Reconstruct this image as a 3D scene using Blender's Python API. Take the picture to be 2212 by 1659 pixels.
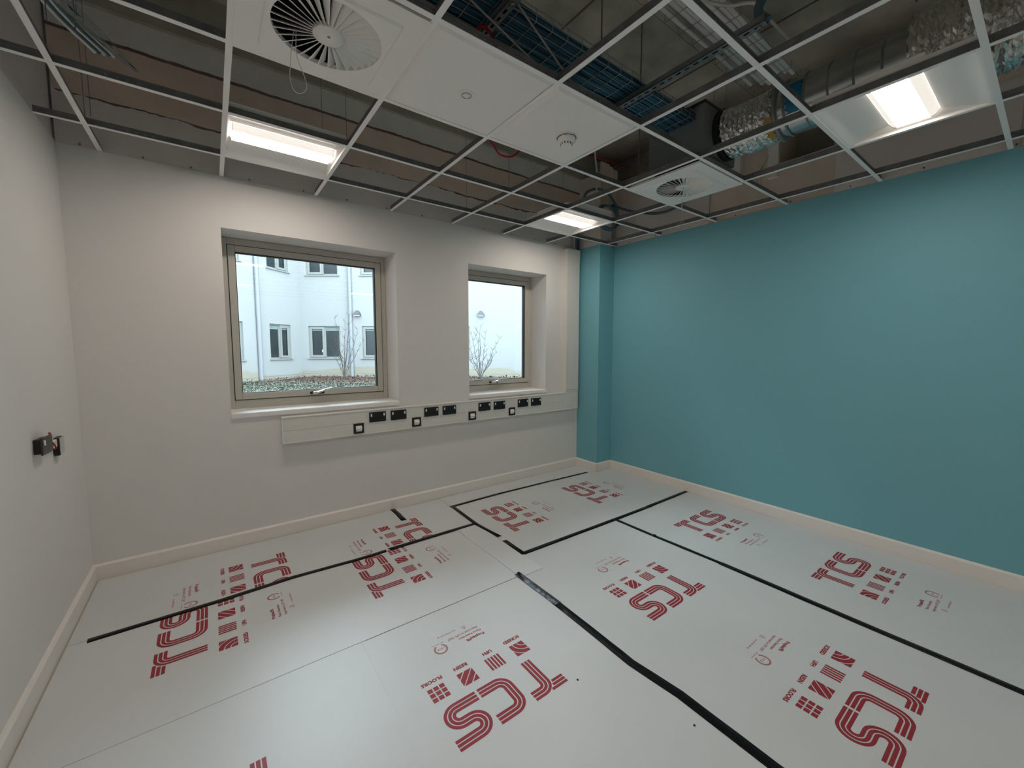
import bpy, math, random
from mathutils import Vector, Matrix
random.seed(7)
PI = math.pi
SC = bpy.context.scene
COL = SC.collection
for o in list(bpy.data.objects): bpy.data.objects.remove(o)

# ------------------------------------------------------------------ camera
cd = bpy.data.cameras.new('camera'); cam = bpy.data.objects.new('camera', cd); COL.objects.link(cam)
cam.matrix_world = Matrix(((0.7966, 0.0487, -0.6025, 0.6709), (-0.6045, 0.0672, -0.7938, -3.6409),
                           (0.0018, 0.9966, 0.0830, 1.4915), (0, 0, 0, 1)))
cd.sensor_width = 36.0; cd.lens = 880.444 * 36 / 2212
cd.shift_x = -21.10 / 2212; cd.shift_y = -4.81 / 2212
cd.clip_start = 0.02; cd.clip_end = 200
SC.camera = cam

# ------------------------------------------------------------------ world, exposure
SC.view_settings.view_transform = 'Standard'; SC.view_settings.look = 'None'
SC.view_settings.gamma = 1; SC.view_settings.use_curve_mapping = False
SC.view_settings.exposure = 0.0
wd = bpy.data.worlds.new('overcast_sky'); SC.world = wd; wd.use_nodes = True
nt = wd.node_tree; bg = nt.nodes['Background']
bg.inputs[0].default_value = (0.80, 0.92, 1.0, 1); bg.inputs[1].default_value = 10.0
# bright part of the overcast: very soft sun standing high behind the opposite building
sl = bpy.data.lights.new('hazy_sun', 'SUN'); sl.energy = 3.6; sl.angle = math.radians(50); sl.color = (.78, .90, 1.0)
so = bpy.data.objects.new('hazy_sun', sl); COL.objects.link(so)
so.rotation_euler = Vector((-.30, .78, .72)).to_track_quat('Z', 'Y').to_euler(); so.location = (0, 20, 15)
LAMP_STRENGTH = 35.0
LAMP_COLOR = (1.0, 0.90, 0.80)

# ------------------------------------------------------------------ materials
def mat(name, col, rough=0.6, metal=0.0, noise=0.0, nscale=8.0, bump=0.0, bscale=60.0, col2=None, spec=0.5, detail=4):
    m = bpy.data.materials.new(name); m.use_nodes = True
    t = m.node_tree; b = t.nodes['Principled BSDF']
    b.inputs['Roughness'].default_value = rough; b.inputs['Metallic'].default_value = metal
    b.inputs['Specular IOR Level'].default_value = spec
    b.inputs['Base Color'].default_value = (*col, 1)
    tc = t.nodes.new('ShaderNodeTexCoord')
    if noise > 0 or col2:
        n = t.nodes.new('ShaderNodeTexNoise'); n.inputs['Scale'].default_value = nscale; n.inputs['Detail'].default_value = detail
        t.links.new(tc.outputs['Object'], n.inputs['Vector'])
        r = t.nodes.new('ShaderNodeValToRGB')
        c2 = col2 or tuple(c * (1 - noise) for c in col)
        r.color_ramp.elements[0].color = (*c2, 1); r.color_ramp.elements[1].color = (*col, 1)
        r.color_ramp.elements[0].position = 0.35; r.color_ramp.elements[1].position = 0.65
        t.links.new(n.outputs['Fac'], r.inputs['Fac']); t.links.new(r.outputs['Color'], b.inputs['Base Color'])
    if bump > 0:
        n2 = t.nodes.new('ShaderNodeTexNoise'); n2.inputs['Scale'].default_value = bscale; n2.inputs['Detail'].default_value = 5
        t.links.new(tc.outputs['Object'], n2.inputs['Vector'])
        bp = t.nodes.new('ShaderNodeBump'); bp.inputs['Strength'].default_value = bump; bp.inputs['Distance'].default_value = 0.01
        t.links.new(n2.outputs['Fac'], bp.inputs['Height']); t.links.new(bp.outputs['Normal'], b.inputs['Normal'])
    return m

def emis(name, col, s):
    m = bpy.data.materials.new(name); m.use_nodes = True; t = m.node_tree
    b = t.nodes['Principled BSDF']; b.inputs['Base Color'].default_value = (.9, .9, .9, 1)
    b.inputs['Emission Color'].default_value = (*col, 1); b.inputs['Emission Strength'].default_value = s
    return m

def glass(name, tint, refl=0.08):
    m = bpy.data.materials.new(name); m.use_nodes = True; t = m.node_tree
    for n in list(t.nodes): t.nodes.remove(n)
    o = t.nodes.new('ShaderNodeOutputMaterial'); mx = t.nodes.new('ShaderNodeMixShader')
    tr = t.nodes.new('ShaderNodeBsdfTransparent'); gl = t.nodes.new('ShaderNodeBsdfGlossy')
    tr.inputs[0].default_value = (*tint, 1); gl.inputs['Roughness'].default_value = 0.02
    fr = t.nodes.new('ShaderNodeFresnel'); fr.inputs[0].default_value = 1.45
    t.links.new(fr.outputs[0], mx.inputs[0]); t.links.new(tr.outputs[0], mx.inputs[1]); t.links.new(gl.outputs[0], mx.inputs[2])
    t.links.new(mx.outputs[0], o.inputs[0])
    return m

M = {}
M['wall'] = mat('white_emulsion', (.80, .775, .75), .7, bump=.04, bscale=180)
M['teal'] = mat('teal_emulsion', (.19, .475, .555), .62, bump=.05, bscale=180)
M['skirt'] = mat('skirting_vinyl', (.88, .83, .78), .5)
M['vinyl'] = mat('floor_vinyl', (.50, .44, .39), .5)
M['sheet'] = mat('corrugated_plastic', (.71, .725, .725), .42, noise=.05, nscale=1.6, bump=.03, bscale=25)
M['sheet2'] = mat('corrugated_plastic_milky', (.735, .75, .755), .40, noise=.05, nscale=1.2, bump=.03, bscale=25)
M['red'] = mat('red_print', (.33, .020, .035), .5)
M['redlight'] = mat('fine_red_print', (.45, .17, .18), .5)
M['tape'] = mat('black_tape', (.004, .004, .005), .34, bump=.25, bscale=45, spec=.16)
M['tapeclear'] = mat('crinkled_tape', (.22, .26, .30), .15, metal=.5, bump=.8, bscale=50, col2=(.01, .01, .012), nscale=30)
M['frame'] = mat('grey_aluminium', (.54, .52, .46), .42)
M['gasket'] = mat('black_gasket', (.012, .012, .012), .6)
M['chrome'] = mat('chrome', (.8, .8, .8), .18, metal=1)
M['glass'] = glass('window_glass', (.93, .97, .97))
M['upvc'] = mat('trunking_plastic', (.78, .76, .71), .42)
M['black'] = mat('black_plastic', (.008, .008, .009), .4)
M['graph'] = mat('graphite_plate', (.035, .033, .032), .35)
M['rocker'] = mat('white_rocker', (.88, .86, .82), .4)
M['tee_white'] = mat('white_tee_cap', (.90, .89, .88), .5)
M['galv'] = mat('galvanised_steel', (.30, .305, .31), .45, metal=.7, noise=.2, nscale=20)
M['galvl'] = mat('bright_galvanised', (.42, .43, .44), .35, metal=.8, noise=.2, nscale=12)
M['tile'] = mat('mineral_tile', (.90, .875, .85), .8, bump=.06, bscale=300)
M['metalwhite'] = mat('white_enamel', (.89, .87, .84), .4)
M['dark'] = mat('dark_void', (.012, .014, .013), .8)
M['lens'] = emis('lit_lens', LAMP_COLOR, LAMP_STRENGTH)
M['lens_side'] = emis('lens_edge', LAMP_COLOR, .75)
M['conc'] = mat('soffit_concrete', (.56, .53, .46), .9, nscale=2.2, col2=(.30, .285, .24), bump=.3, bscale=18, detail=9)
M['board'] = mat('grey_plasterboard', (.74, .69, .66), .85, noise=.08, nscale=3)
M['boardtan'] = mat('tan_plaster_band', (.76, .61, .51), .85, noise=.1, nscale=4)
M['boardlt'] = mat('pale_plasterboard', (.82, .80, .77), .85, noise=.1, nscale=3)
M['olive'] = mat('olive_beam_concrete', (.46, .44, .36), .9, noise=.2, nscale=5)
M['tanwall'] = mat('tan_boarding', (.74, .64, .55), .85, noise=.1, nscale=2.5)
M['crack'] = mat('torn_paper_edge', (.19, .13, .11), .9)
M['cable_blue'] = mat('blue_cable', (.03, .16, .25), .5)
M['cable_blue2'] = mat('dark_blue_cable', (.02, .09, .15), .5)
M['cable_grey'] = mat('slate_cable', (.08, .15, .18), .5)
M['cable_white'] = mat('white_cable', (.62, .60, .56), .5)
M['cable_red'] = mat('red_cable', (.38, .012, .015), .45)
M['conduit'] = mat('grey_conduit', (.85, .85, .83), .4, metal=.1)
M['foil'] = mat('crumpled_foil', (.75, .74, .72), .22, metal=1, bump=.5, bscale=40)
M['spiral'] = mat('spiral_duct_steel', (.50, .51, .50), .24, metal=1, noise=.1, nscale=3)
M['bluetape'] = mat('blue_tape', (.005, .14, .26), .4)
M['yellow'] = mat('mastic', (.35, .24, .06), .6)
M['plenum'] = mat('grey_plenum_box', (.19, .21, .22), .6)
M['render'] = None
M['pane_dark'] = mat('far_glazing', (.018, .027, .031), .35, noise=.5, nscale=1.2)
M['uframe'] = mat('far_window_frame', (.19, .20, .19), .5)
M['blind'] = mat('blind', (.15, .19, .19), .7)
M['pipe'] = mat('white_downpipe', (.185, .197, .215), .5)
M['lampgrey'] = mat('grey_bulkhead', (.045, .052, .06), .5)
M['soil'] = mat('bark_mulch', (.065, .037, .027), .95, nscale=14, col2=(.03, .017, .012), bump=.6, bscale=30)
M['leafa'] = mat('dry_pale_leaves', (.115, .122, .100), .8, nscale=5, col2=(.03, .040, .023))
M['leafg'] = mat('green_leaves', (.028, .06, .014), .8, noise=.4, nscale=6)
M['chip'] = mat('mulch_chips', (.10, .055, .042), .9, nscale=9, col2=(.035, .018, .014))
M['bark'] = mat('grey_bark', (.045, .04, .04), .9)
# far render wall: white with a yellowish stained foot
def render_mat():
    m = bpy.data.materials.new('white_render'); m.use_nodes = True; t = m.node_tree; b = t.nodes['Principled BSDF']
    b.inputs['Roughness'].default_value = .9
    g = t.nodes.new('ShaderNodeNewGeometry'); sp = t.nodes.new('ShaderNodeSeparateXYZ'); t.links.new(g.outputs['Position'], sp.inputs[0])
    n = t.nodes.new('ShaderNodeTexNoise'); n.inputs['Scale'].default_value = .55; n.inputs['Detail'].default_value = 5
    t.links.new(g.outputs['Position'], n.inputs['Vector'])
    a = t.nodes.new('ShaderNodeMath'); a.operation = 'MULTIPLY_ADD'; a.inputs[1].default_value = -1.1; t.links.new(n.outputs['Fac'], a.inputs[0])
    t.links.new(sp.outputs['Z'], a.inputs[2])
    r = t.nodes.new('ShaderNodeValToRGB'); r.color_ramp.elements[0].position = -0.0; r.color_ramp.elements[1].position = 0.10
    r.color_ramp.elements[0].color = (.222, .205, .165, 1); r.color_ramp.elements[1].color = (.238, .245, .247, 1)
    t.links.new(a.outputs[0], r.inputs['Fac']); t.links.new(r.outputs['Color'], b.inputs['Base Color'])
    return m
M['render'] = render_mat()

# ------------------------------------------------------------------ mesh helpers
class MB:
    def __init__(s): s.v = []; s.f = []; s.m = []; s.sm = []
    def add(s, vs, fs, mi=0, smooth=False):
        k = len(s.v); s.v += [tuple(v) for v in vs]
        for f in fs: s.f.append(tuple(i + k for i in f)); s.m.append(mi); s.sm.append(smooth)
    def box(s, a, b, mi=0):
        x0, y0, z0 = (min(a[i], b[i]) for i in range(3)); x1, y1, z1 = (max(a[i], b[i]) for i in range(3))
        s.add([(x0,y0,z0),(x1,y0,z0),(x1,y1,z0),(x0,y1,z0),(x0,y0,z1),(x1,y0,z1),(x1,y1,z1),(x0,y1,z1)],
              [(0,3,2,1),(4,5,6,7),(0,1,5,4),(1,2,6,5),(2,3,7,6),(3,0,4,7)], mi)
        return s
    def obox(s, c, X, Y, Z, mi=0):
        c, X, Y, Z = Vector(c), Vector(X), Vector(Y), Vector(Z)
        vs = [c + X*i + Y*j + Z*k for k in (-1, 1) for i, j in ((-1,-1),(1,-1),(1,1),(-1,1))]
        s.add(vs, [(0,3,2,1),(4,5,6,7),(0,1,5,4),(1,2,6,5),(2,3,7,6),(3,0,4,7)], mi); return s
    def prism(s, poly, z0, z1, mi=0):            # poly CCW in xy
        n = len(poly)
        s.add([(x, y, z0) for x, y in poly] + [(x, y, z1) for x, y in poly],
              [tuple(range(n))[::-1], tuple(range(n, 2*n))] + [(i, (i+1) % n, n+(i+1) % n, n+i) for i in range(n)], mi); return s
    def tube(s, pts, r, n=8, mi=0, caps=True, rs=None, smooth=True):
        pts = [Vector(p) for p in pts]; N = len(pts); up = None; vs = []; fs = []
        for i, p in enumerate(pts):
            d = (pts[min(i+1, N-1)] - pts[max(i-1, 0)])
            d = d.normalized() if d.length > 1e-9 else Vector((0,0,1))
            if up is None: up = Vector((0,0,1)) if abs(d.z) < .9 else Vector((1,0,0))
            a = d.cross(up)
            if a.length < 1e-6: a = d.orthogonal()
            a.normalize(); up = a.cross(d).normalized()
            rr = rs[i] if rs else r
            for k in range(n):
                t = 2*PI*k/n; vs.append(p + (a*math.cos(t) + up*math.sin(t))*rr)
        for i in range(N-1):
            for k in range(n):
                fs.append((i*n+k, i*n+(k+1) % n, (i+1)*n+(k+1) % n, (i+1)*n+k))
        s.add(vs, fs, mi, smooth)
        if caps:
            s.add(vs[:n], [tuple(range(n))], mi); s.add(vs[-n:], [tuple(range(n))[::-1]], mi)
        return s
    def lathe(s, prof, c, axis='z', n=32, mi=0, smooth=True):      # prof: (r, h)
        vs = []; fs = []
        for r, h in prof:
            for k in range(n):
                t = 2*PI*k/n; a, b = r*math.cos(t), r*math.sin(t)
                vs.append((c[0]+a, c[1]+b, c[2]+h) if axis == 'z' else (c[0]+a, c[1]+h, c[2]+b) if axis == 'y' else (c[0]+h, c[1]+a, c[2]+b))
        for i in range(len(prof)-1):
            for k in range(n): fs.append((i*n+k, i*n+(k+1) % n, (i+1)*n+(k+1) % n, (i+1)*n+k))
        s.add(vs, fs, mi, smooth); return s
    def build(s, name, mats, parent=None):
        me = bpy.data.meshes.new(name); me.from_pydata(s.v, [], s.f)
        if not isinstance(mats, (list, tuple)): mats = [mats]
        for m in mats: me.materials.append(m)
        me.polygons.foreach_set('material_index', s.m); me.polygons.foreach_set('use_smooth', s.sm)
        me.update()
        o = bpy.data.objects.new(name, me); COL.objects.link(o)
        if parent: o.parent = parent
        return o

def empty(name, loc=(0,0,0), rotz=0):
    o = bpy.data.objects.new(name, None); COL.objects.link(o); o.location = loc; o.rotation_euler = (0, 0, rotz)
    o.empty_display_size = .1; return o
def tag(o, label=None, cat=None, group=None, kind=None):
    if label: o['label'] = label
    if cat: o['category'] = cat
    if group: o['group'] = group
    if kind: o['kind'] = kind
    return o
def struct(o, label=None): o['kind'] = 'structure'; (label and o.__setitem__('label', label)); return o
def kids(o): return [c for c in bpy.data.objects if c.parent == o]
def dup(root, loc=None, rotz=None):
    r = root.copy(); COL.objects.link(r)
    if loc is not None: r.location = loc
    if rotz is not None: r.rotation_euler = (0, 0, rotz)
    for ch in kids(root):
        c = ch.copy(); COL.objects.link(c); c.parent = r
        for g in kids(ch):
            d = g.copy(); COL.objects.link(d); d.parent = c
    return r
def bevel(o, w, seg=2):
    md = o.modifiers.new('bevel', 'BEVEL'); md.width = w; md.segments = seg; md.limit_method = 'ANGLE'; return o
def smooth_path(P, n=8):
    P = [Vector(p) for p in P]; out = []
    for i in range(len(P)-1):
        p0, p1, p2, p3 = P[max(i-1,0)], P[i], P[i+1], P[min(i+2, len(P)-1)]
        for k in range(n):
            t = k/n
            out.append(.5*((2*p1) + (-p0+p2)*t + (2*p0-5*p1+4*p2-p3)*t*t + (-p0+3*p1-3*p2+p3)*t**3))
    out.append(P[-1]); return out

# ------------------------------------------------------------------ room data (metres; x along the window wall, -y into the room)
W = 4.563; H = 2.689; SLAB = 3.82; YB = -7.6
PX, PY = 4.31, -0.341
W1 = (.764, 2.018, 1.003, 2.335); W2 = (2.758, 3.787, 1.003, 2.333)
TH = 0.36; FD = 0.28
AX = [.6*i - .4148 for i in range(1, 9)]
BY = [-.6*j + .2213 for j in range(1, 13)]

# floor, slab
struct(MB().box((-.2, YB-.2, -.1), (W+.2, TH, 0)).build('floor', M['vinyl']), 'beige vinyl floor under the protective sheets')
ce = MB().box((-.2, YB-.2, SLAB), (W+.4, TH, SLAB+.25)).build('ceiling', M['conc']); struct(ce, 'stained grey concrete soffit above the open ceiling grid')
# soffit formwork joints as proud fins
fins = MB()
for x in (2.83, 4.02): fins.box((x-.006, YB, SLAB-.006), (x+.006, -.05, SLAB))
for y in (-2.9,): fins.box((0, y-.005, SLAB-.006), (W, y+.005, SLAB))
fins.build('board_mark', M['crack'], ce)

# window wall
def wall_y(y0, y1, x0, x1, z0, z1, holes):
    mb = MB(); xs = sorted({x0, x1, *[h[0] for h in holes], *[h[1] for h in holes]})
    for a, b in zip(xs[:-1], xs[1:]):
        hs = [h for h in holes if h[0] <= a and h[1] >= b]
        if hs:
            h = hs[0]; mb.box((a, y0, z0), (b, y1, h[2])); mb.box((a, y0, h[3]), (b, y1, z1))
        else: mb.box((a, y0, z0), (b, y1, z1))
    return mb
wf = wall_y(0, TH, -.2, W+.2, -.1, H, [(*W1,), (*W2,)]).build('wall_far', M['wall']); struct(wf, 'white painted window wall')
MB().box((0, .02, H), (W+.4, TH, SLAB)).build('upper_wall', M['board'], wf)
# wavy strips of jointing and boards above the ceiling line
def wavy(z0, z1, y, seed, m, name, w0=.0, w1=.0, x0=0, x1=W):
    rnd = random.Random(seed); n = 170; mb = MB(); lo = []; hi = []
    p = [rnd.uniform(0, 6) for _ in range(6)]
    for i in range(n+1):
        x = x0 + (x1-x0)*i/n
        f = lambda s: (math.sin(x*3.1+p[s])*.45 + math.sin(x*9.7+p[s+1])*.3 + math.sin(x*31+p[s+2])*.2 + rnd.uniform(-.3, .3))
        lo.append((x, z0 + w0*f(0))); hi.append((x, z1 + w1*f(3)))
    vs = [(x, y, z) for x, z in lo] + [(x, y, z) for x, z in hi] + [(x, .02, z) for x, z in lo] + [(x, .02, z) for x, z in hi]
    N = n+1; fs = []
    for i in range(n):
        fs += [(i, i+1, N+i+1, N+i), (2*N+i, 2*N+i+1, i+1, i), (N+i, N+i+1, 3*N+i+1, 3*N+i)]
    mb.add(vs, fs); return mb.build(name, m, wf)
wavy(H, 2.985, .004, 1, M['board'], 'plasterboard_strip', 0, .02)
wavy(2.975, 3.0, .008, 2, M['crack'], 'torn_joint', .012, .016)
wavy(2.995, 3.345, .006, 3, M['boardtan'], 'tan_plaster_band', .01, .008)
wavy(3.335, 3.352, .001, 4, M['crack'], 'torn_joint', .006, .008)
wavy(3.345, 3.525, .003, 5, M['boardlt'], 'plasterboard_strip', .004, .003)
MB().box((0, -.03, 3.52), (W, .02, SLAB)).build('edge_beam', M['olive'], wf)
scr = None
for i, x in enumerate([.10, .38, .62, .95, 1.30, 1.62, 1.95, 2.28, 2.62, 2.95, 3.3, 3.62, 3.93]):
    if scr is None: scr = MB().lathe([(0, 0), (.006, 0), (.005, -.005), (0, -.006)], (0, .003, 0), 'y', 8).build('screw', M['crack'], wf)
    else: scr = scr.copy(); COL.objects.link(scr)
    scr.location = (x, 0, H+.016)

# left wall, back wall, right (teal) wall, pier
wl = MB().box((-.2, YB-.2, -.1), (0, TH, H+.004)).build('wall_left', M['wall']); struct(wl, 'white painted left wall')
MB().box((-.2, YB-.2, H+.004), (-.012, TH, SLAB)).build('upper_wall', M['board'], wl)
wb = MB().box((-.2, YB-.2, -.1), (W+.2, YB, SLAB)).build('wall_back', M['wall']); struct(wb, 'white painted wall behind the camera')
wr = MB().box((W, YB-.2, -.1), (W+.2, TH, H)).build('wall_right', M['teal']); struct(wr, 'teal painted wall on the right')
pr = MB().prism([(PX, PY), (W+.01, PY), (W+.01, .01), (PX, .01)], 0, H).build('trim_1', M['teal']); struct(pr, 'teal boxed pier in the far corner')
# upper part of the teal wall: boards with joints, a soffit return and a dark duct opening
uw = MB()
uw.box((W+.012, YB-.2, H), (W+.35, -2.48, 3.50)); uw.box((W+.012, -2.48, H), (W+.35, -2.10, 3.05)); uw.box((W+.012, -2.10, H), (W+.35, -1.80, 3.50))
uw.box((W+.012, -1.80, H), (W+.35, -1.52, 3.02)); uw.box((W+.012, -1.52, H), (W+.35, .02, 3.42))
uw.build('upper_wall', M['tanwall'], wr)
MB().box((W+.34, YB-.2, H), (W+.40, TH, SLAB)).build('blockwork_backing', M['conc'], wr)
for y0, y1 in ((-7.5, -3.42), (-3.41, -2.50), (-1.50, -.36)):
    MB().box((W+.004, y0, H), (W+.013, y1, 3.16 if y0 > -2 else 3.10)).build('plasterboard_panel', M['board'], wr)
MB().box((W-.03, -2.10, H+.25), (W+.02, -2.02, 3.50)).build('stud', M['boardlt'], wr)
MB().box((W-.05, -1.80, 3.02), (W+.02, -1.70, 3.5)).build('stud', M['boardlt'], wr)
for i, y in enumerate([-.55, -.9, -1.3, -1.75, -2.2, -2.6, -3.0, -3.4]):
    scr = scr.copy(); COL.objects.link(scr); scr.parent = wr; scr.rotation_euler = (0, 0, PI/2); scr.location = (W+.004, y, H+.02)
# pier continuing above the ceiling as boarded column
pc = MB().box((PX, PY, H), (W-.06, .02, 3.50)); pc.build('upper_wall', M['board'], pr)
MB().box((PX-.02, PY-.012, H+.35), (PX+.13, PY, 3.60)).build('boarding', M['tanwall'], pr)
MB().box((PX+.135, PY-.010, H+.35), (W-.07, PY, 3.58)).build('boarding', M['tanwall'], pr)
MB().box((W-.068, PY-.016, H+.35), (W+.01, PY+.3, 3.56)).build('boarding', M['tanwall'], pr)

# baseboards
def skirt(name, p0, p1, nrm, mitre=0):
    p0 = Vector((*p0, 0)); p1 = Vector((*p1, 0)); n = Vector((*nrm, 0)); t = .017; h = .105
    pr_ = [(0, 0), (t, 0), (t, h-.012), (t*.45, h-.003), (0, h)]
    vs = [p0 + n*a + Vector((0, 0, b)) for a, b in pr_] + [p1 + n*a + Vector((0, 0, b)) for a, b in pr_]
    k = len(pr_); fs = [(i, (i+1) % k, k+(i+1) % k, k+i) for i in range(k)] + [tuple(range(k))[::-1], tuple(range(k, 2*k))]
    mb = MB(); mb.add(vs, fs); return struct(mb.build(name, M['skirt']), 'cream skirting board')
skirt('baseboard_far', (0, 0), (PX, 0), (0, -1))
skirt('baseboard_left', (0, YB), (0, 0), (1, 0))
skirt('baseboard_right', (W, PY), (W, YB), (-1, 0))
skirt('baseboard_pier', (PX, 0), (PX, PY-.017), (-1, 0))
skirt('baseboard_pier_front', (PX-.017, PY), (W, PY), (0, -1))
skirt('baseboard_back', (W, YB), (0, YB), (0, 1))

# ------------------------------------------------------------------ windows
def ring(mb, x0, x1, z0, z1, l, r, b, t, y0, y1, mi=0):
    mb.box((x0, y0, z0), (x0+l, y1, z1), mi); mb.box((x1-r, y0, z0), (x1, y1, z1), mi)
    mb.box((x0+l, y0, z0), (x1-r, y1, z0+b), mi); mb.box((x0+l, y0, z1-t), (x1-r, y1, z1), mi)
def window(idx, X, hx, label):
    x0, x1, z0, z1 = X; t = empty('window_%d' % idx, ((x0+x1)/2, 0, z0)); struct(t, label); ox = -(x0+x1)/2; oz = -z0
    def B(mb, n, m):
        mb.v = [(a+ox, b, c+oz) for a, b, c in mb.v]; return mb.build(n, m, t)
    mb = MB(); ring(mb, x0+.002, x1-.002, z0, z1-.002, .034, .042, .068, .052, FD, FD+.07); bevel(B(mb, 'window_frame', M['frame']), .003)
    sx0, sx1, sz0, sz1 = x0+.040, x1-.048, z0+.073, z1-.057
    mb = MB(); ring(mb, sx0-.005, sx1+.005, sz0-.005, sz1+.005, .01, .01, .01, .01, FD-.0005, FD+.05); B(mb, 'shadow_gap', M['gasket'])
    mb = MB(); ring(mb, sx0, sx1, sz0, sz1, .046, .050, .050, .048, FD-.010, FD+.055); bevel(B(mb, 'sash', M['frame']), .004)
    mb = MB(); ring(mb, sx0+.046, sx1-.050, sz0+.050, sz1-.048, .005, .007, .004, .006, FD+.002, FD+.05); B(mb, 'gasket', M['gasket'])
    mb = MB(); mb.box((sx0+.048, FD+.024, sz0+.052), (sx1-.052, FD+.028, sz1-.050)); B(mb, 'window_pane', M['glass'])
    # lining of the reveal and sill board
    mb = MB(); mb.box((x0-.001, -.016, z0-.036), (x1+.001, FD+.001, z0+.003)); bevel(B(mb, 'window_sill', M['metalwhite']), .006)
    # espagnolette handle: dark base, chrome cranked lever, on the bottom rail
    y = FD-.010; hz = sz0+.022
    mb = MB(); mb.box((hx-.062, y-.012, hz-.010), (hx+.052, y, hz+.012)); h = bevel(B(mb, 'handle_base', M['black']), .004)
    mb = MB(); mb.tube([(hx-.035+ox, y-.012, hz+oz), (hx-.030+ox, y-.030, hz+.002+oz), (hx-.005+ox, y-.036, hz+.006+oz), (hx+.055+ox, y-.040, hz+.026+oz), (hx+.150+ox, y-.040, hz+.040+oz)],
            .008, 8, rs=[.012, .012, .012, .010, .007]); mb.build('window_handle', M['chrome'], t)
    return t
window(1, W1, 1.395, 'larger grey framed window with white reveal, left of the two')
window(2, W2, 3.235, 'narrower grey framed window with white reveal, nearer the teal wall')
# ------------------------------------------------------------------ floor sheets and prints
def clip(poly, rect):
    x0, x1, y0, y1 = rect
    for ax, v, s in ((0, x0, 1), (0, x1, -1), (1, y0, 1), (1, y1, -1)):
        out = []
        for i in range(len(poly)):
            a, b = poly[i], poly[(i+1) % len(poly)]; da, db = (a[ax]-v)*s, (b[ax]-v)*s
            if da >= 0: out.append(a)
            if da*db < 0:
                t = da/(da-db); out.append((a[0]+(b[0]-a[0])*t, a[1]+(b[1]-a[1])*t))
        poly = out
        if len(poly) < 3: return []
    return poly
def arc(cx, cy, r, a0, a1, n=10): return [(cx+r*math.cos(math.radians(a0+(a1-a0)*i/n)), cy+r*math.sin(math.radians(a0+(a1-a0)*i/n))) for i in range(n+1)]
def stroke(path, off, w):
    P = []; N = len(path)
    for i in range(N):
        a = path[max(i-1, 0)]; b = path[min(i+1, N-1)]; dx, dy = b[0]-a[0], b[1]-a[1]; L = math.hypot(dx, dy); nx, ny = -dy/L, dx/L
        P.append(((path[i][0]+nx*(off+w/2), path[i][1]+ny*(off+w/2)), (path[i][0]+nx*(off-w/2), path[i][1]+ny*(off-w/2))))
    return [[P[i][0], P[i][1], P[i+1][1], P[i+1][0]] for i in range(N-1)]
FONT_CACHE = {}
def text_polys(s, size, x, y, fat=0.0, center=False, sx=1.0):
    key = (s, size, fat)
    if key not in FONT_CACHE:
        c = bpy.data.curves.new('t', 'FONT'); c.body = s; c.size = size; c.offset = fat; c.resolution_u = 2
        o = bpy.data.objects.new('t', c); COL.objects.link(o); dg = bpy.context.evaluated_depsgraph_get(); dg.update()
        me = bpy.data.meshes.new_from_object(o.evaluated_get(dg))
        FONT_CACHE[key] = [[(me.vertices[i].co.x, me.vertices[i].co.y) for i in p.vertices] for p in me.polygons]
        bpy.data.objects.remove(o); bpy.data.meshes.remove(me); bpy.data.curves.remove(c)
    ps = FONT_CACHE[key]; xs = [p[0] for q in ps for p in q]; dx = x - (min(xs)+max(xs))/2*sx if center else x - min(xs)*sx
    return [[(p[0]*sx+dx, p[1]+y) for p in q] for q in ps]
# logo in local coordinates: a to the reader's right, b up; the letters TCS stand on b = 0 and are 0.205 tall
OFFS, SW = (-.0182, 0, .0182), .0137
red = []; fine = []; marks = []          # marks: (part name, start index in red)
def mark(n): marks.append((n, len(red)))
pT = [(.089, 0)] + [(.089, .143)] + arc(.126, .143, .037, 180, 90, 8)[1:] + [(.178, .18)]
pC = [(.356, .18), (.273, .18)] + arc(.273, .138, .042, 90, 180, 8)[1:] + [(.231, .067)] + arc(.273, .067, .042, 180, 270, 8)[1:] + [(.356, .025)]
pS = [(.368, .025)] + arc(.472, .06375, .03875, -90, 90, 14) + arc(.437, .14125, .03875, 270, 90, 14) + [(.541, .18)]
mark('printed_letter')
for o_ in OFFS: red += stroke(pT, o_, SW)
for b_ in (.198, .18, .162):
    ae = .126 - math.sqrt(.0672**2 - (b_-.143)**2); ae2 = ae
    red.append([(0, b_-SW/2), (ae2-.001, b_-SW/2), (ae2-.001, b_+SW/2), (0, b_+SW/2)])
for p in (pC, pS):
    mark('printed_letter')
    for o_ in OFFS: red += stroke(p, o_, SW)
I0 = (.017, .162, .309, .453); bb = -.123; S_ = .078
def sq(a, b, s): return [(a, b), (a+s, b), (a+s, b+s), (a, b+s)]
rs = [0, .029, .0335, .055, .0595, .083, .0875, .125]                         # SCREED: arcs from the lower left corner
mark('printed_icon')
for k in range(0, 8, 2):
    for i in range(14):
        t0, t1 = math.radians(90*i/14), math.radians(90*(i+1)/14)
        q = [(I0[0]+r*math.cos(t), bb+r*math.sin(t)) for r, t in ((rs[k], t0), (rs[k+1], t0), (rs[k+1], t1), (rs[k], t1))]
        q = clip(q, (I0[0], I0[0]+S_, bb, bb+S_)); q and red.append(q)
mark('printed_icon')
for i in range(5): red.append([(I0[1]+i*.0168, bb), (I0[1]+i*.0168+.0108, bb), (I0[1]+i*.0168+.0108, bb+S_), (I0[1]+i*.0168, bb+S_)])   # UFH bars
mark('printed_icon')
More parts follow.
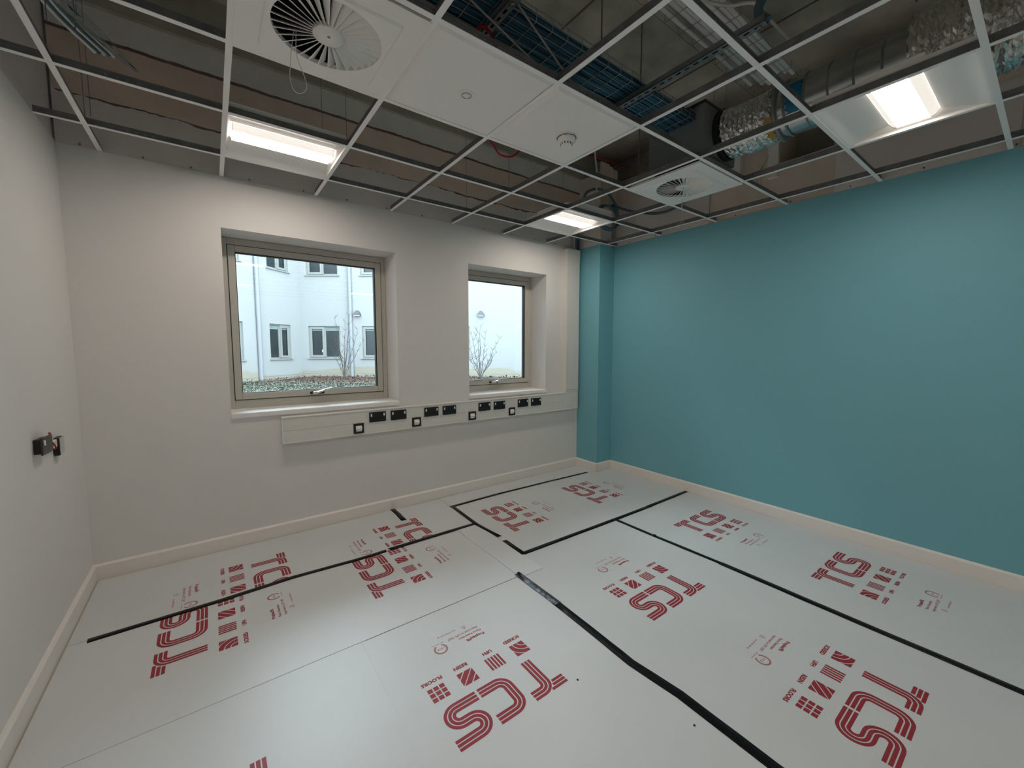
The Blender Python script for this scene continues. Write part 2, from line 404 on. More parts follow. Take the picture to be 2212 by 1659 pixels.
for c0, c1 in ((-.12, -.044), (-.037, -.003), (.003, .037), (.044, .12)):      # RESIN: diagonal bands
    q = [(I0[2]-.1+c0, bb-.1), (I0[2]-.1+c1, bb-.1), (I0[2]+.2+c1, bb+.2), (I0[2]+.2+c0, bb+.2)]
    q = clip(q, (I0[2], I0[2]+S_, bb, bb+S_)); q and red.append(q)
mark('printed_icon')
for i in range(3):
    for j in range(3): red.append(sq(I0[3]+i*.0277, bb+j*.0277, .0222))
for w_, i in zip(('SCREED', 'UFH', 'RESIN', 'FLOORS'), I0): mark('printed_word'); red += text_polys(w_, .0255, i+S_/2, -.166, .0013, True, 1.06)
mark('printed_word'); red += text_polys('ProplexFR', .0235, .137, -.296, .0010, sx=1.04)
fine += text_polys('Flame Retardant', .0190, .138, -.326, .0006, sx=1.02)
fine += text_polys('Approved to LPS 1207', .0185, .141, -.353, .0006, sx=1.02)
fine += text_polys('Lay printed side up', .0135, .249, -.396, .0003)
fine += text_polys('LPCB', .0170, .370, -.320, .0003, True)
for q in stroke(arc(.370, -.313, .030, -62, 242, 34), 0, .0085): fine.append(q)
fine += stroke([(.338, -.352), (.356, -.352)], 0, .003) + stroke([(.362, -.352), (.380, -.352)], 0, .003) + stroke([(.384, -.352), (.402, -.352)], 0, .003)
tri = [(.195, -.386), (.213, -.386), (.204, -.371)]
for i in range(3): fine += stroke([tri[i], tri[(i+1) % 3]], 0, .0028)
fine += stroke([(.193, -.394), (.216, -.394)], 0, .003)

def print_logo(parent, O, rt, z, rect):
    rx, ry = rt; ux, uy = -ry, rx; px, py, _ = parent.location
    ends = [k for _, k in marks[1:]] + [len(red)]
    for polys, m, nm in [(red[a:b], M['red'], n) for (n, a), b in zip(marks, ends)] + [(fine, M['redlight'], 'fine_print')]:
        mb = MB()
        for q in polys:
            w = clip([(O[0]+a*rx+(b-.205)*ux, O[1]+a*ry+(b-.205)*uy) for a, b in q], rect)
            if len(w) >= 3: mb.add([(x-px, y-py, z) for x, y in w], [tuple(range(len(w)))])
        if mb.f:
            o = mb.build(nm, m, parent)
            if nm == 'fine_print': o['kind'] = 'stuff'
def sheet(label, poly, z0, z1, m, logos, rect):
    cx = sum(p[0] for p in poly)/len(poly); cy = sum(p[1] for p in poly)/len(poly)
    t = empty('protective_sheet', (cx, cy, 0)); tag(t, label, 'floor sheet', 'printed protective sheets over the floor')
    bevel(MB().prism([(x-cx, y-cy) for x, y in poly], z0, z1).build('corrugated_sheet', M[m], t), .0012, 1)
    for O, rt in logos: print_logo(t, O, rt, z1+.0004, rect)
    return t
def rc(x0, x1, y0, y1): return [(x0, y0), (x1, y0), (x1, y1), (x0, y1)]
SK = .018
sheet('protective sheet along the window wall, its two TCS prints cut by the tape', rc(SK+.006, 2.385, -.750, -SK-.012), .0005, .0050, 'sheet',
      [((1.019, -.318), (0, -1)), ((2.020, -.318), (0, -1))], (0.03, 2.38, -.749, -.02))
sheet('protective sheet between long tape and taupe joint line, TCS prints reading sideways', rc(.024, 2.215, -1.598, -.753), .0005, .0048, 'sheet2',
      [((.378, -1.265), (0, 1)), ((1.374, -1.285), (0, 1))], (0.03, 2.19, -1.597, -.754))
sheet('bare narrow sheet strip where the tape corners meet in mid floor', rc(2.1965, 2.385, -1.622, -.753), .0055, .0085, 'sheet2', [], (0, 1, 0, 1))
sheet('bare sheet strip below the narrow window by the far skirting', rc(2.388, PX-SK, -.290, -SK-.012), .0005, .0050, 'sheet', [], (0, 1, 0, 1))
sheet('taped rectangular sheet by the pier with two small far TCS prints', [(2.392, -1.388), (W-SK-.004, -1.388), (W-SK-.004, PY-SK-.006), (PX-.03, PY-SK-.006), (PX-.03, -.293), (2.392, -.293)],
      .0005, .0052, 'sheet', [((2.562, -1.065), (0, 1)), ((3.560, -1.068), (0, 1))], (2.4, W-.02, -1.38, -.30))
sheet('large middle sheet with two upside-down TCS prints between the long tapes', rc(2.202, 3.400, -7.55, -1.392), .0005, .0050, 'sheet',
      [((3.067, -2.397), (-1, 0)), ((3.071, -3.398), (-1, 0)), ((3.071, -4.398), (-1, 0))], (2.21, 3.39, -7.5, -1.4))
sheet('long sheet beside the teal wall with upright TCS prints', rc(3.403, W-SK-.004, -7.55, -1.392), .0005, .0050, 'sheet',
      [((3.700, -1.765), (1, 0)), ((3.719, -2.752), (1, 0)), ((3.719, -3.752), (1, 0))], (3.41, W-.02, -7.5, -1.4))
sheet('near sheet with one large upside-down TCS print left of the thick tape', rc(1.2005, 2.198, -7.55, -1.604), .0005, .0050, 'sheet2',
      [((1.873, -2.406), (-1, 0)), ((1.873, -3.406), (-1, 0))], (1.21, 2.19, -7.5, -1.61))
sheet('blank near sheet by the left skirting with one print tip at frame edge', rc(.030, 1.215, -7.55, -1.600), .0005, .0045, 'sheet2',
      [((.757, -1.988), (0, -1))], (.04, 1.19, -7.5, -1.61))

# black tape strips
def tape(label, pts, w, z=.0056, m='tape', seed=0, name='tape_strip'):
    rnd = random.Random(seed); P = []
    for i in range(len(pts)-1):
        a, b = Vector(pts[i]), Vector(pts[i+1]); L = (b-a).length; n = max(2, int(L/.12))
        for k in range(n + (i == len(pts)-2)): P.append(a+(b-a)*k/n)
    cx, cy = P[0].x, P[0].y; mb = MB(); vs = []; N = len(P)
    for i, p in enumerate(P):
        d = (P[min(i+1, N-1)]-P[max(i-1, 0)]).normalized(); nn = Vector((-d.y, d.x)); w1 = w/2+rnd.uniform(-.0012, .0012); w2 = w/2+rnd.uniform(-.0012, .0012); h = rnd.uniform(0, .0010)
        if i in (0, N-1): q1, q2 = d*rnd.uniform(-.006, .006), d*rnd.uniform(-.006, .006)
        else: q1 = q2 = d*0
        for s, q, zz in ((w1, q1, 0), (w1, q1, .0008+h*.3), (0, d*0, .0012+h), (-w2, q2, .0008+h*.3), (-w2, q2, 0)):
            v = p + nn*s + q; vs.append((v.x-cx, v.y-cy, z+zz))
    fs = []
    for i in range(N-1):
        for k in range(4): fs.append((i*5+k, i*5+k+1, (i+1)*5+k+1, (i+1)*5+k))
    fs += [(4, 3, 2, 1, 0), tuple((N-1)*5+k for k in range(5))]
    mb.add(vs, fs, 0, True); o = mb.build(name, M[m]); o.location = (cx, cy, 0)
    return tag(o, label, 'tape', 'black tape over the sheet joints')
tape('long black tape running across the left sheets parallel to the window wall', [(.098, -.757), (.647, -.752), (1.02, -.731), (1.41, -.752), (1.62, -.750)], .040, seed=1)
tape('black tape continuing the long left run up to the taped corner', [(1.645, -.747), (1.88, -.745), (2.375, -.745)], .040, z=.0090, seed=2)
tape('short black tape patch by the skirting below the big window', [(1.928, .0-.012), (1.930, -.15), (1.922, -.312)], .044, seed=3)
tape('left third of the tape below the narrow window', [(2.385, -.288), (2.93, -.270)], .042, seed=4)
tape('middle third of the tape below the narrow window', [(2.925, -.272), (3.70, -.288)], .036, z=.0064, seed=5)
tape('right third of the tape, ending near the teal pier', [(3.695, -.290), (4.185, -.306)], .036, seed=6)
tape('black tape down the left edge of the taped rectangle', [(2.398, -.292), (2.380, -.768), (2.407, -1.066)], .034, z=.0092, seed=7)
tape('short crinkled black tape at the near corner of the taped rectangle', [(2.402, -1.143), (2.396, -1.402)], .036, z=.0092, seed=8)
tape('black tape along the near edge of the taped rectangle', [(2.405, -1.384), (3.43, -1.398), (3.905, -1.398)], .042, seed=9)
tape('black tape end piece reaching the teal wall skirting', [(3.880, -1.396), (4.535, -1.386)], .040, z=.0064, seed=10)
tape('long black tape between the middle sheet and the teal-side sheet', [(3.396, -1.418), (3.398, -1.80), (3.412, -2.33)], .036, seed=11)
tape('near half of the long tape on the right, after the small fold', [(3.410, -2.32), (3.404, -3.08), (3.402, -7.5)], .046, z=.0062, seed=12)
tape('thick black tape running to the bottom edge, left of the middle sheet', [(2.205, -1.95), (2.190, -2.35), (2.182, -2.51), (2.205, -2.75), (2.196, -3.12), (2.200, -7.5)], .048, seed=13)
tape('crinkled shiny tape end in the middle of the floor', [(2.206, -1.578), (2.205, -1.80), (2.204, -1.97)], .044, z=.0094, m='tapeclear', seed=14)
def knob(x, y, z, r, label):
    mb = MB(); rnd = random.Random(int(x*100)); n = 7; vs = [(0, 0, .013)]
    for ring_ in range(2):
        for k in range(n):
            rr = r*(.55 if ring_ == 0 else 1)*rnd.uniform(.75, 1.25); t = 2*PI*k/n; vs.append((rr*math.cos(t), rr*math.sin(t), .009*rnd.uniform(.6, 1.1) if ring_ == 0 else 0))
    fs = [(0, 1+k, 1+(k+1) % n) for k in range(n)] + [(1+k, 1+n+k, 1+n+(k+1) % n, 1+(k+1) % n) for k in range(n)]
    mb.add(vs, fs); o = mb.build('tape_scrap', M['tape']); o.location = (x, y, z); tag(o, label, 'tape scrap')
knob(3.398, -1.79, .0070, .020, 'crumpled tape fold standing on the right-hand long tape')
knob(2.212, -1.585, .0105, .016, 'crumpled knot at the end of the shiny tape')
for x, y, l in ((1.909, -2.429, 'dark speck of grit beside the large T print'), (2.119, -2.866, 'dark speck left of the thick tape near the bottom')):
    mb = MB(); mb.lathe([(0, 0), (.005, 0), (.004, .003), (0, .004)], (0, 0, 0), 'z', 7); o = mb.build('grit_speck', M['black']); o.location = (x, y, .0051); tag(o, l, 'debris')
# ------------------------------------------------------------------ dado trunking and outlets
YT = -.060
t = empty('dado_trunking', (1.075, 0, .745)); tag(t, 'white plastic dado trunking with upright riser on the window wall', 'trunking')
def T(mb, n, m, bw=.003): mb.v = [(a-1.075, b, c-.745) for a, b, c in mb.v]; return bevel(mb.build(n, M[m], t), bw)
T(MB().box((1.075, YT, .745), (4.266, 0, .955)), 'trunking_body', 'upvc', .005)
T(MB().box((4.058, YT, .955), (4.268, 0, 2.660)), 'riser', 'upvc', .005)
T(MB().box((1.073, YT-.005, .944), (4.075, YT+.006, .958)), 'lid_rail', 'metalwhite', .004)
T(MB().box((1.073, YT-.003, .744), (4.268, YT+.006, .752)), 'lid_rail', 'upvc', .002)
T(MB().box((1.085, YT-.0022, .850), (4.10, YT+.001, .853)), 'lid_rail', 'upvc', .001)
T(MB().box((1.073, YT-.002, .744), (1.079, 0, .957)), 'end_cap', 'metalwhite', .002)
T(MB().box((4.056, YT-.003, .752), (4.064, YT+.01, 2.66)), 'lid_rail', 'upvc', .002)
T(MB().box((4.060, YT-.004, .985), (4.268, YT+.01, 1.000)), 'coupling', 'upvc', .002)
T(MB().box((4.060, YT-.004, 2.52), (4.268, YT+.01, 2.66)), 'coupling', 'upvc', .002)
names = ['first double socket from the left end of the trunking', 'second double socket, right of the first data outlet', 'third double socket, above the gap under the wall pier',
         'fourth double socket, beside the third', 'fifth double socket, first one below the narrow window', 'sixth double socket, right neighbour of the fifth',
         'seventh double socket, right of the last data outlet', 'rightmost double socket near the riser']
names[1] = 'second double socket from the left, above and left of the second data outlet'; names[2] = 'third double socket from the left, right of the second data outlet'
s0 = None
for i, (a, b) in enumerate([(1.732, 1.873), (1.919, 2.062), (2.238, 2.379), (2.425, 2.571), (2.830, 2.973), (3.016, 3.161), (3.332, 3.477), (3.517, 3.665)]):
    loc = ((a+b)/2-.001, YT, .888-.0012*i)
    if s0 is None:
        s0 = empty('double_socket', loc); w = .0725
        bevel(MB().box((-w, -.010, -.0435), (w, 0, .0435)).build('face_plate', M['black'], s0), .004)
        for sx in (-1, 1): 
            bevel(MB().box((sx*.055-.006, -.0145, .006), (sx*.055+.006, -.009, .030)).build('rocker_switch', M['rocker'], s0), .0015)
        for sx in (-1, 1):
            ho = MB(); cx = sx*.030
            ho.box((cx-.004, -.0104, .008), (cx+.004, -.0098, .018)); ho.box((cx-.014, -.0104, -.016), (cx-.006, -.0098, -.010)); ho.box((cx+.006, -.0104, -.016), (cx+.014, -.0098, -.010))
            ho.build('pin_slots', M['dark'], s0)
        o = s0
    else: o = dup(s0, loc)
    tag(o, 'black ' + names[i], 'socket', 'black double sockets along the dado trunking')
d0 = None
dn = ['leftmost black framed white data outlet low on the trunking', 'second data outlet, between second and third double sockets', 'third data outlet, left of the pair under the narrow window',
      'rightmost black framed data outlet, near the last two sockets']
for i, (a, b) in enumerate([(1.597, 1.683), (2.115, 2.201), (2.710, 2.799), (3.210, 3.294)]):
    loc = ((a+b)/2, YT, .803-.001*i)
    if d0 is None:
        d0 = empty('data_outlet', loc); mb = MB(); ring(mb, -.043, .043, -.043, .043, .021, .019, .017, .019, -.009, 0); bevel(mb.build('frame', M['black'], d0), .003)
        mb = MB(); mb.box((-.026, -.006, -.026), (.026, -.001, .026)); mb.build('module', M['rocker'], d0)
        mb = MB(); mb.add([(-.025, -.007, .024), (.025, -.007, .024), (.025, -.018, 0), (-.025, -.018, 0), (-.025, -.006, -.024), (.025, -.006, -.024)],
                          [(0, 3, 2, 1), (3, 4, 5, 2), (0, 4, 3), (1, 2, 5)]); mb.build('shutter', M['rocker'], d0)
        o = d0
    else: o = dup(d0, loc)
    tag(o, dn[i], 'data outlet', 'data outlets along the dado trunking')

# unfitted outlet on the left wall
g = empty('loose_socket', (0, -.62, 1.0)); tag(g, 'unfinished dark outlet hanging off the left wall with red wire loop', 'socket')
def rotbox(hw, hd, hh, c, rz, rx=0, ry=0):
    R = Matrix.Rotation(rz, 3, 'Z') @ Matrix.Rotation(ry, 3, 'Y') @ Matrix.Rotation(rx, 3, 'X'); mb = MB()
    mb.obox(c, R @ Vector((hw, 0, 0)), R @ Vector((0, hd, 0)), R @ Vector((0, 0, hh))); return mb
bevel(rotbox(.004, .060, .041, (.032, -.172, .034), math.radians(-3)).build('face_plate', M['graph'], g), .003)
bevel(rotbox(.013, .048, .034, (.014, -.168, .032), math.radians(-3)).build('back_box', M['black'], g), .003)
rotbox(.002, .006, .012, (.0365, -.215, .050), math.radians(-3)).build('rocker_switch', M['rocker'], g)
rotbox(.002, .006, .012, (.0340, -.126, .050), math.radians(-3)).build('rocker_switch', M['rocker'], g)
bevel(rotbox(.004, .012, .024, (.022, -.070, .052), math.radians(20), math.radians(10)).build('wire_tag', M['cable_red'], g), .002)
bevel(rotbox(.010, .050, .020, (.010, -.005, .004), 0).build('mounting_box', M['tanwall'], g), .003)
MB().lathe([(0, 0), (.009, 0), (.009, .003), (0, .003)], (.019, -.035, .006), 'x', 12).build('knockout', M['dark'], g)
MB().tube(smooth_path([(.02, -.075, .04), (.034, -.060, .010), (.030, -.045, -.012), (.012, -.03, -.006)]), .003, 6).build('wire', M['cable_red'], g)
bevel(rotbox(.010, .040, .046, (.012, .095, -.020), math.radians(2)).build('face_plate', M['black'], g), .003)
bevel(rotbox(.003, .038, .044, (.025, .097, -.020), math.radians(2)).build('chrome_cover', M['chrome'], g), .002)

# ------------------------------------------------------------------ ceiling grid
cg = empty('ceiling_grid', (0, 0, H)); tag(cg, 'white and galvanised exposed tee grid of the unfinished suspended ceiling', 'ceiling grid')
def tee(L, axis, hgt=.036):
    mb = MB()
    def bx(u0, u1, z0, z1, l0=0, l1=L, mi=0):
        mb.box((u0, l0, z0), (u1, l1, z1), mi) if axis == 'y' else mb.box((l0, u0, z0), (l1, u1, z1), mi)
    bx(-.012, .012, 0, .0018, mi=0); bx(-.0115, .0115, .0018, .003, mi=1); bx(-.0015, .0015, .003, hgt-.008, mi=1); bx(-.004, .004, hgt-.008, hgt, mi=1)
    if axis == 'x' and L > .5:
        for c in (L*.28, L*.34, L*.40, L*.46):
            bx(-.0028, .0028, .012, .020, c-.004, c+.004, mi=2)
    return mb
mt = tee(-YB-.004, 'y', .040).build('main_tee', [M['tee_white'], M['galv'], M['galvl']], cg)
for i, x in enumerate(AX):
    o = mt if i == 0 else mt.copy()
    if i: COL.objects.link(o)
    o.location = (x, YB+.002, 0)
ct = tee(.598, 'x').build('cross_tee', [M['tee_white'], M['galv'], M['galvl']], cg); first = True
for j, y in enumerate(BY):
    for i in range(7):
        o = ct if first else ct.copy()
        if not first: COL.objects.link(o)
        first = False; o.location = (AX[i]+.001, y, .0003)
for nm, L, xx in (('cross_tee', AX[0], 0), ('cross_tee', W-AX[7], AX[7])):
    e = None
    for y in BY:
        if e is None: e = tee(L-.002, 'x').build(nm, [M['tee_white'], M['galv'], M['galvl']], cg)
        else: e = e.copy(); COL.objects.link(e)
        e.location = (xx+.001, y, .0003)

def cell(i, j): return ((AX[i-1]+AX[i])/2, (BY[j-1]+BY[j])/2)
# ceiling tiles (tegular: the face drops below the tee)
def tile(i, j, label):
    cx, cy = cell(i, j); t = MB(); h = .285; k = .272
    t.box((-.294, -.294, .004), (.294, .294, .018))
    t.add([(-h, -h, .004), (h, -h, .004), (h, h, .004), (-h, h, .004), (-k, -k, -.006), (k, -k, -.006), (k, k, -.006), (-k, k, -.006)],
          [(0, 1, 5, 4), (1, 2, 6, 5), (2, 3, 7, 6), (3, 0, 4, 7), (7, 6, 5, 4)])
    o = t.build('ceiling_tile', M['tile']); o.location = (cx, cy, H); tag(o, label, 'ceiling tile', 'ceiling tiles already laid in the grid'); return o
tile(3, 3, 'white ceiling tile holding the small round motion sensor')
tile(4, 3, 'white ceiling tile holding the smoke detector')
# motion sensor
mx, my = 1.690, -1.862
o = empty('motion_sensor', (mx, my, H-.006)); tag(o, 'small round white motion sensor flush in a ceiling tile', 'sensor')
MB().lathe([(0, -.003), (.036, -.003), (.040, -.001), (.040, .0005)], (0, 0, 0), 'z', 32).build('bezel', M['metalwhite'], o)
MB().lathe([(.0215, -.0032), (.0215, -.0045), (.0235, -.0045), (.0235, -.0032)], (0, 0, 0), 'z', 32).build('ring', M['graph'], o)
MB().lathe([(0, -.014), (.008, -.012), (.014, -.006), (.015, -.003)], (0, 0, 0), 'z', 24).build('lens', M['rocker'], o)
# smoke detector
o = empty('smoke_detector', (2.330, -1.870, H-.006)); tag(o, 'white smoke detector with dark vents under a ceiling tile', 'smoke detector')
MB().lathe([(.054, 0), (.056, -.006), (.056, -.010)], (0, 0, 0), 'z', 36).build('base', M['metalwhite'], o)
MB().lathe([(.050, -.010), (.051, -.026), (.046, -.031), (.034, -.036), (.031, -.050), (.022, -.056), (0, -.057)], (0, 0, 0), 'z', 36).build('body', M['metalwhite'], o)
for k in range(12):
    a = 2*PI*k/12; c, s = math.cos(a), math.sin(a)
    mb = MB(); mb.obox((.0325*c, .0325*s, -.043), (.0012*c, .0012*s, -.0003), (-.0022*s, .0022*c, 0), (.0001*c, 0, .0052)); mb.build('vent', M['dark'], o)
for k in range(9):
    a = 2*PI*k/9+.1; pts = [(.0512*math.cos(a+d), .0512*math.sin(a+d), -.0105) for d in (0, .12, .24, .36, .46)]
    MB().tube(pts, .0012, 5).build('vent', M['dark'], o)

# swirl diffusers
def diffuser(cx, cy, label, cordpts):
    t = empty('swirl_diffuser', (cx, cy, H)); tag(t, label, 'air diffuser', 'swirl diffusers in the ceiling')
    R0, R1, Rp = .192, .056, .294; n = 64; mb = MB(); vs = []; fs = []
    z = -.003
    # plate with round hole: square ring
    for k in range(n):
        a = 2*PI*k/n; c, s = math.cos(a), math.sin(a); m_ = max(abs(c), abs(s))
        vs += [(R0*c, R0*s, z), (Rp*c/m_, Rp*s/m_, z), (R0*c, R0*s, z+.012), (Rp*c/m_, Rp*s/m_, z+.012)]
    for k in range(n):
        a, b = 4*k, 4*((k+1) % n); fs += [(a, b, b+1, a+1), (a+2, a, b, b+2)[::-1], (a+1, b+1, b+3, a+3)]
    mb.add(vs, fs); mb.build('face_plate', M['metalwhite'], t)
    mb = MB(); q = .215
    for k in range(4):
        R = Matrix.Rotation(k*PI/2, 3, 'Z')
        mb.add([R @ Vector(v) for v in ((-q, -q, z-.0005), (q, -q, z-.0005), (q-.006, -q+.006, z-.0060), (-q+.006, -q+.006, z-.0060))], [(0, 1, 2, 3)])
    nn = 64; vs = []; q2 = q-.006
    for k in range(nn):
        a = 2*PI*k/nn; c, s = math.cos(a), math.sin(a); m_ = max(abs(c), abs(s)); vs += [(R0*c, R0*s, z-.006), (q2*c/m_, q2*s/m_, z-.006), (R0*c, R0*s, z)]
    fs = []
    for k in range(nn):
        a, b = 3*k, 3*((k+1) % nn); fs += [(a, b, b+1, a+1), (a, a+2, b+2, b)]
    mb.add(vs, fs); mb.build('raised_panel', M['metalwhite'], t)
    MB().lathe([(0, z-.007), (R1, z-.007), (R1, z+.010)], (0, 0, 0), 'z', 40).build('hub', M['metalwhite'], t)
    MB().lathe([(0, z-.009), (.005, z-.009), (.006, z-.007)], (0, 0, 0), 'z', 12).build('centre_screw', M['galv'], t)
    b0 = None; nb = 32
    for k in range(nb):
        if b0 is None:
            mb = MB(); w0, w1 = .0095, .0300; th = .0007; rows = []
            for r, w_ in ((R1-.004, w0), (R0+.002, w1)):
                for u, zz in ((.10, -.006), (0, -.0065), (-.92, 1)): rows.append((r, u*w_, z+zz if zz < 0 else z+w_*.62))
            vs = rows + [(a, b, c+.0012) for a, b, c in rows]
            mb.add(vs, [(0, 3, 4, 1), (1, 4, 5, 2), (6, 7, 10, 9), (7, 8, 11, 10), (2, 5, 11, 8), (0, 6, 9, 3)]); b0 = mb.build('blade', M['metalwhite'], t); o = b0
        else: o = b0.copy(); COL.objects.link(o)
        o.rotation_euler = (0, 0, 2*PI*k/nb)
    MB().lathe([(R0+.012, z+.004), (R0+.012, .105), (0, .105)], (0, 0, 0), 'z', 32).build('plenum_neck', M['dark'], t)
    mb = MB(); mb.tube(smooth_path([(a-cx, b-cy, c-H) for a, b, c in cordpts], 8), .0013, 5); mb.build('cord', M['cable_white'], t)
    return t
c1 = cell(2, 3); c2 = cell(6, 3)
diffuser(1.088, -1.862, 'near white swirl diffuser at the top of the picture with hanging cord loop',
         [(.978, -1.815, 2.687), (.962, -1.84, 2.60), (.953, -1.86, 2.53), (.946, -1.885, 2.462), (.957, -1.89, 2.424), (.980, -1.89, 2.422), (1.0, -1.885, 2.452), (.995, -1.87, 2.50), (.978, -1.84, 2.58), (.984, -1.815, 2.687)])
diffuser(3.530, -1.862, 'far white swirl diffuser before the teal wall with thin cord',
         [(3.74, -1.72, 2.684), (3.76, -1.71, 2.60), (3.765, -1.71, 2.54), (3.745, -1.71, 2.49), (3.765, -1.71, 2.455), (3.79, -1.71, 2.49), (3.770, -1.71, 2.54), (3.766, -1.71, 2.60), (3.75, -1.72, 2.684)])
# tile surrounds carrying the small diffuser plates (the plates already fill the cell)

# ------------------------------------------------------------------ luminaires (tube direction along x)
def luminaire(i, j, label, gear=False):
    cx, cy = cell(i, j); t = empty('ceiling_light', (cx, cy, H)); tag(t, label, 'ceiling light', 'recessed ceiling lights')
    h = .294; mb = MB()
    prof = [(-h, .002), (-h+.012, .002), (-.27, .006), (-.20, .024), (-.14, .042), (-.10, .050)]
    def strip(pr_, mi=0):
        vs = [(-h, a, b) for a, b in pr_] + [(h, a, b) for a, b in pr_]; k = len(pr_); mb.add(vs, [(q, q+1, k+q+1, k+q) for q in range(k-1)], mi, True)
    strip(prof); strip([(-a, b) for a, b in prof][::-1]); mb.build('reflector', M['metalwhite'], t)
    for s in (-1, 1):
        mb = MB()
        pr_ = [(s*h, a, b) for a, b in prof] + [(s*h, -a, b) for a, b in prof][::-1]
        inn = [(s*(h-.022*min(1, (b-.002)/.048)), a, b) for _, a, b in pr_]
        base = [(s*(h-.002), a, .001) for _, a, b in pr_]
        n_ = len(pr_); mb.add(base+inn, [(q, q+1, n_+q+1, n_+q) for q in range(n_-1)])
        mb.build('end_plate', M['metalwhite'], t)
    mb = MB(); L = .262; pr_ = [(-.100, .049), (-.083, .026), (-.066, .018), (.066, .018), (.083, .026), (.100, .049)]
    k = len(pr_); vs = [(-L, a, b) for a, b in pr_] + [(L, a, b) for a, b in pr_]
    for q in range(k-1): mb.add([vs[q], vs[q+1], vs[k+q+1], vs[k+q]], [(0, 1, 2, 3)], 0 if q == 2 else 1)
    mb.add(vs[:k], [tuple(range(k))], 1); mb.add(vs[k:], [tuple(range(k))[::-1]], 1); mb.build('lens', [M['lens'], M['lens_side']], t)
    mb = MB()
    for s in (-1, 1):
        pts = [(s*(L+.001), a*1.02, b-.001) for a, b in pr_]; mb.tube(pts, .0014, 5)
    mb.build('lens_clip', M['galv'], t)
    mb = MB(); mb.box((-h, -h, .052), (h, h, .066)); mb.box((-h, -.12, .066), (h, .12, .085)); bevel(mb.build('housing', M['metalwhite'], t), .003)
    mb = MB(); mb.box((-h, -h, .002), (-h+.002, h, .052)); mb.box((h-.002, -h, .002), (h, h, .052)); mb.box((-h, -h, .002), (h, -h+.002, .052)); mb.box((-h, h-.002, .002), (h, h, .052)); mb.build('side_wall', M['metalwhite'], t)
    if gear:
        mb = MB(); mb.box((-.13, -.294, .066), (.285, -.262, .098)); bevel(mb.build('gear_tray', M['metalwhite'], t), .003)
    return t
luminaire(2, 1, 'lit recessed ceiling light above the larger window')
luminaire(6, 1, 'small far lit ceiling light near the corner pier', True)
luminaire(6, 5, 'lit recessed ceiling light at upper right before the teal wall')
luminaire(2, 5, 'lit recessed ceiling light above the camera')
luminaire(2, 9, 'added unseen ceiling light behind the camera on the left')  # added out of view to brighten the teal wall and ceiling
luminaire(6, 9, 'added unseen ceiling light behind the camera on the right')  # second unseen light, added for more fill from behind the camera
# ------------------------------------------------------------------ services in the ceiling void
# cable basket with blue data cables
TZ = 3.005; ty0, ty1, tx0, tx1 = -2.065, -1.76, .55, 3.33
tr = empty('cable_basket', (tx0, (ty0+ty1)/2, TZ)); tag(tr, 'galvanised wire cable basket full of blue cables above the grid', 'cable tray')
def TB(mb, n, m): mb.v = [(a-tx0, b-(ty0+ty1)/2, c-TZ) for a, b, c in mb.v]; return mb.build(n, M[m], tr)
mb = MB(); n = int((tx1-tx0)/.10)
for k in range(n+1):
    x = tx0+.10*k; mb.tube([(x, ty0, TZ+.055), (x, ty0, TZ), (x, ty1, TZ), (x, ty1, TZ+.055)], .0022, 5)
TB(mb, 'cross_wire', 'galvl')
for y, z in [(ty0, TZ+.055), (ty0, TZ+.027)] + [(ty0+(ty1-ty0)*q/6, TZ-.003) for q in range(7)] + [(ty1, TZ+.027), (ty1, TZ+.055)]:
    TB(MB().tube([(tx0, y, z), (tx1, y, z)], .0022, 5), 'long_wire', 'galvl')
rnd = random.Random(3)
for lay in range(3):
    for k in range(20 if lay < 2 else 17):
        y = ty0+.014+(ty1-ty0-.028)*(k+.5*(lay % 2))/20; z = TZ+.010+.013*lay; P = []
        ph = rnd.uniform(0, 6)
        for q in range(19):
            x = tx0-.3+(tx1+.12-tx0+.3)*q/18; P.append((x, min(max(y+.007*math.sin(x*5+ph)+rnd.uniform(-.003, .003), ty0+.008), ty1-.008), z+.003*math.sin(x*7+ph*2)))
        o = MB().tube(P, .0072, 6).build('data_cable', M[rnd.choice(['cable_blue', 'cable_blue', 'cable_blue2'])]); 
        tag(o, 'blue data cable lying in the wire basket above the grid', 'cable', 'blue data cables in the basket')
# slotted support channels on threaded rods
def strut(x, y0, y1, z, label, rods):
    t = empty('support_channel', (x, y0, z)); tag(t, label, 'support channel', 'slotted channels carrying the baskets'); L = y1-y0
    mb = MB(); mb.box((-.0205, 0, 0), (-.018, L, .030)); mb.box((.018, 0, 0), (.0205, L, .030)); 
    k = 0; y = 0; mb.box((-.0205, 0, 0), (-.006, L, .0025)); mb.box((.006, 0, 0), (.0205, L, .0025))
    while y < L: mb.box((-.006, y, 0), (.006, min(y+.022, L), .0025)); y += .05
    mb.box((-.019, 0, .0255), (.019, L, .028), 1)
    mb.build('channel', [M['galv'] if L > .6 else M['galvl'], M['dark']], t)
    for ry in rods: MB().tube([(0, ry-y0, -.02), (0, ry-y0, SLAB-z)], .005, 8).build('threaded_rod', M['galv'], t); MB().lathe([(0, -.012), (.011, -.012), (.011, -.002), (0, -.002)], (0, ry-y0, 0), 'z', 6).build('nut', M['galvl'], t)
strut(1.765, -2.16, -1.70, 2.955, 'short slotted channel under the blue cables near the first diffuser', (-2.13, -1.73))
strut(2.735, -2.74, -1.70, 2.955, 'long slotted channel running out from the blue cables to the right', (-2.71, -1.75))
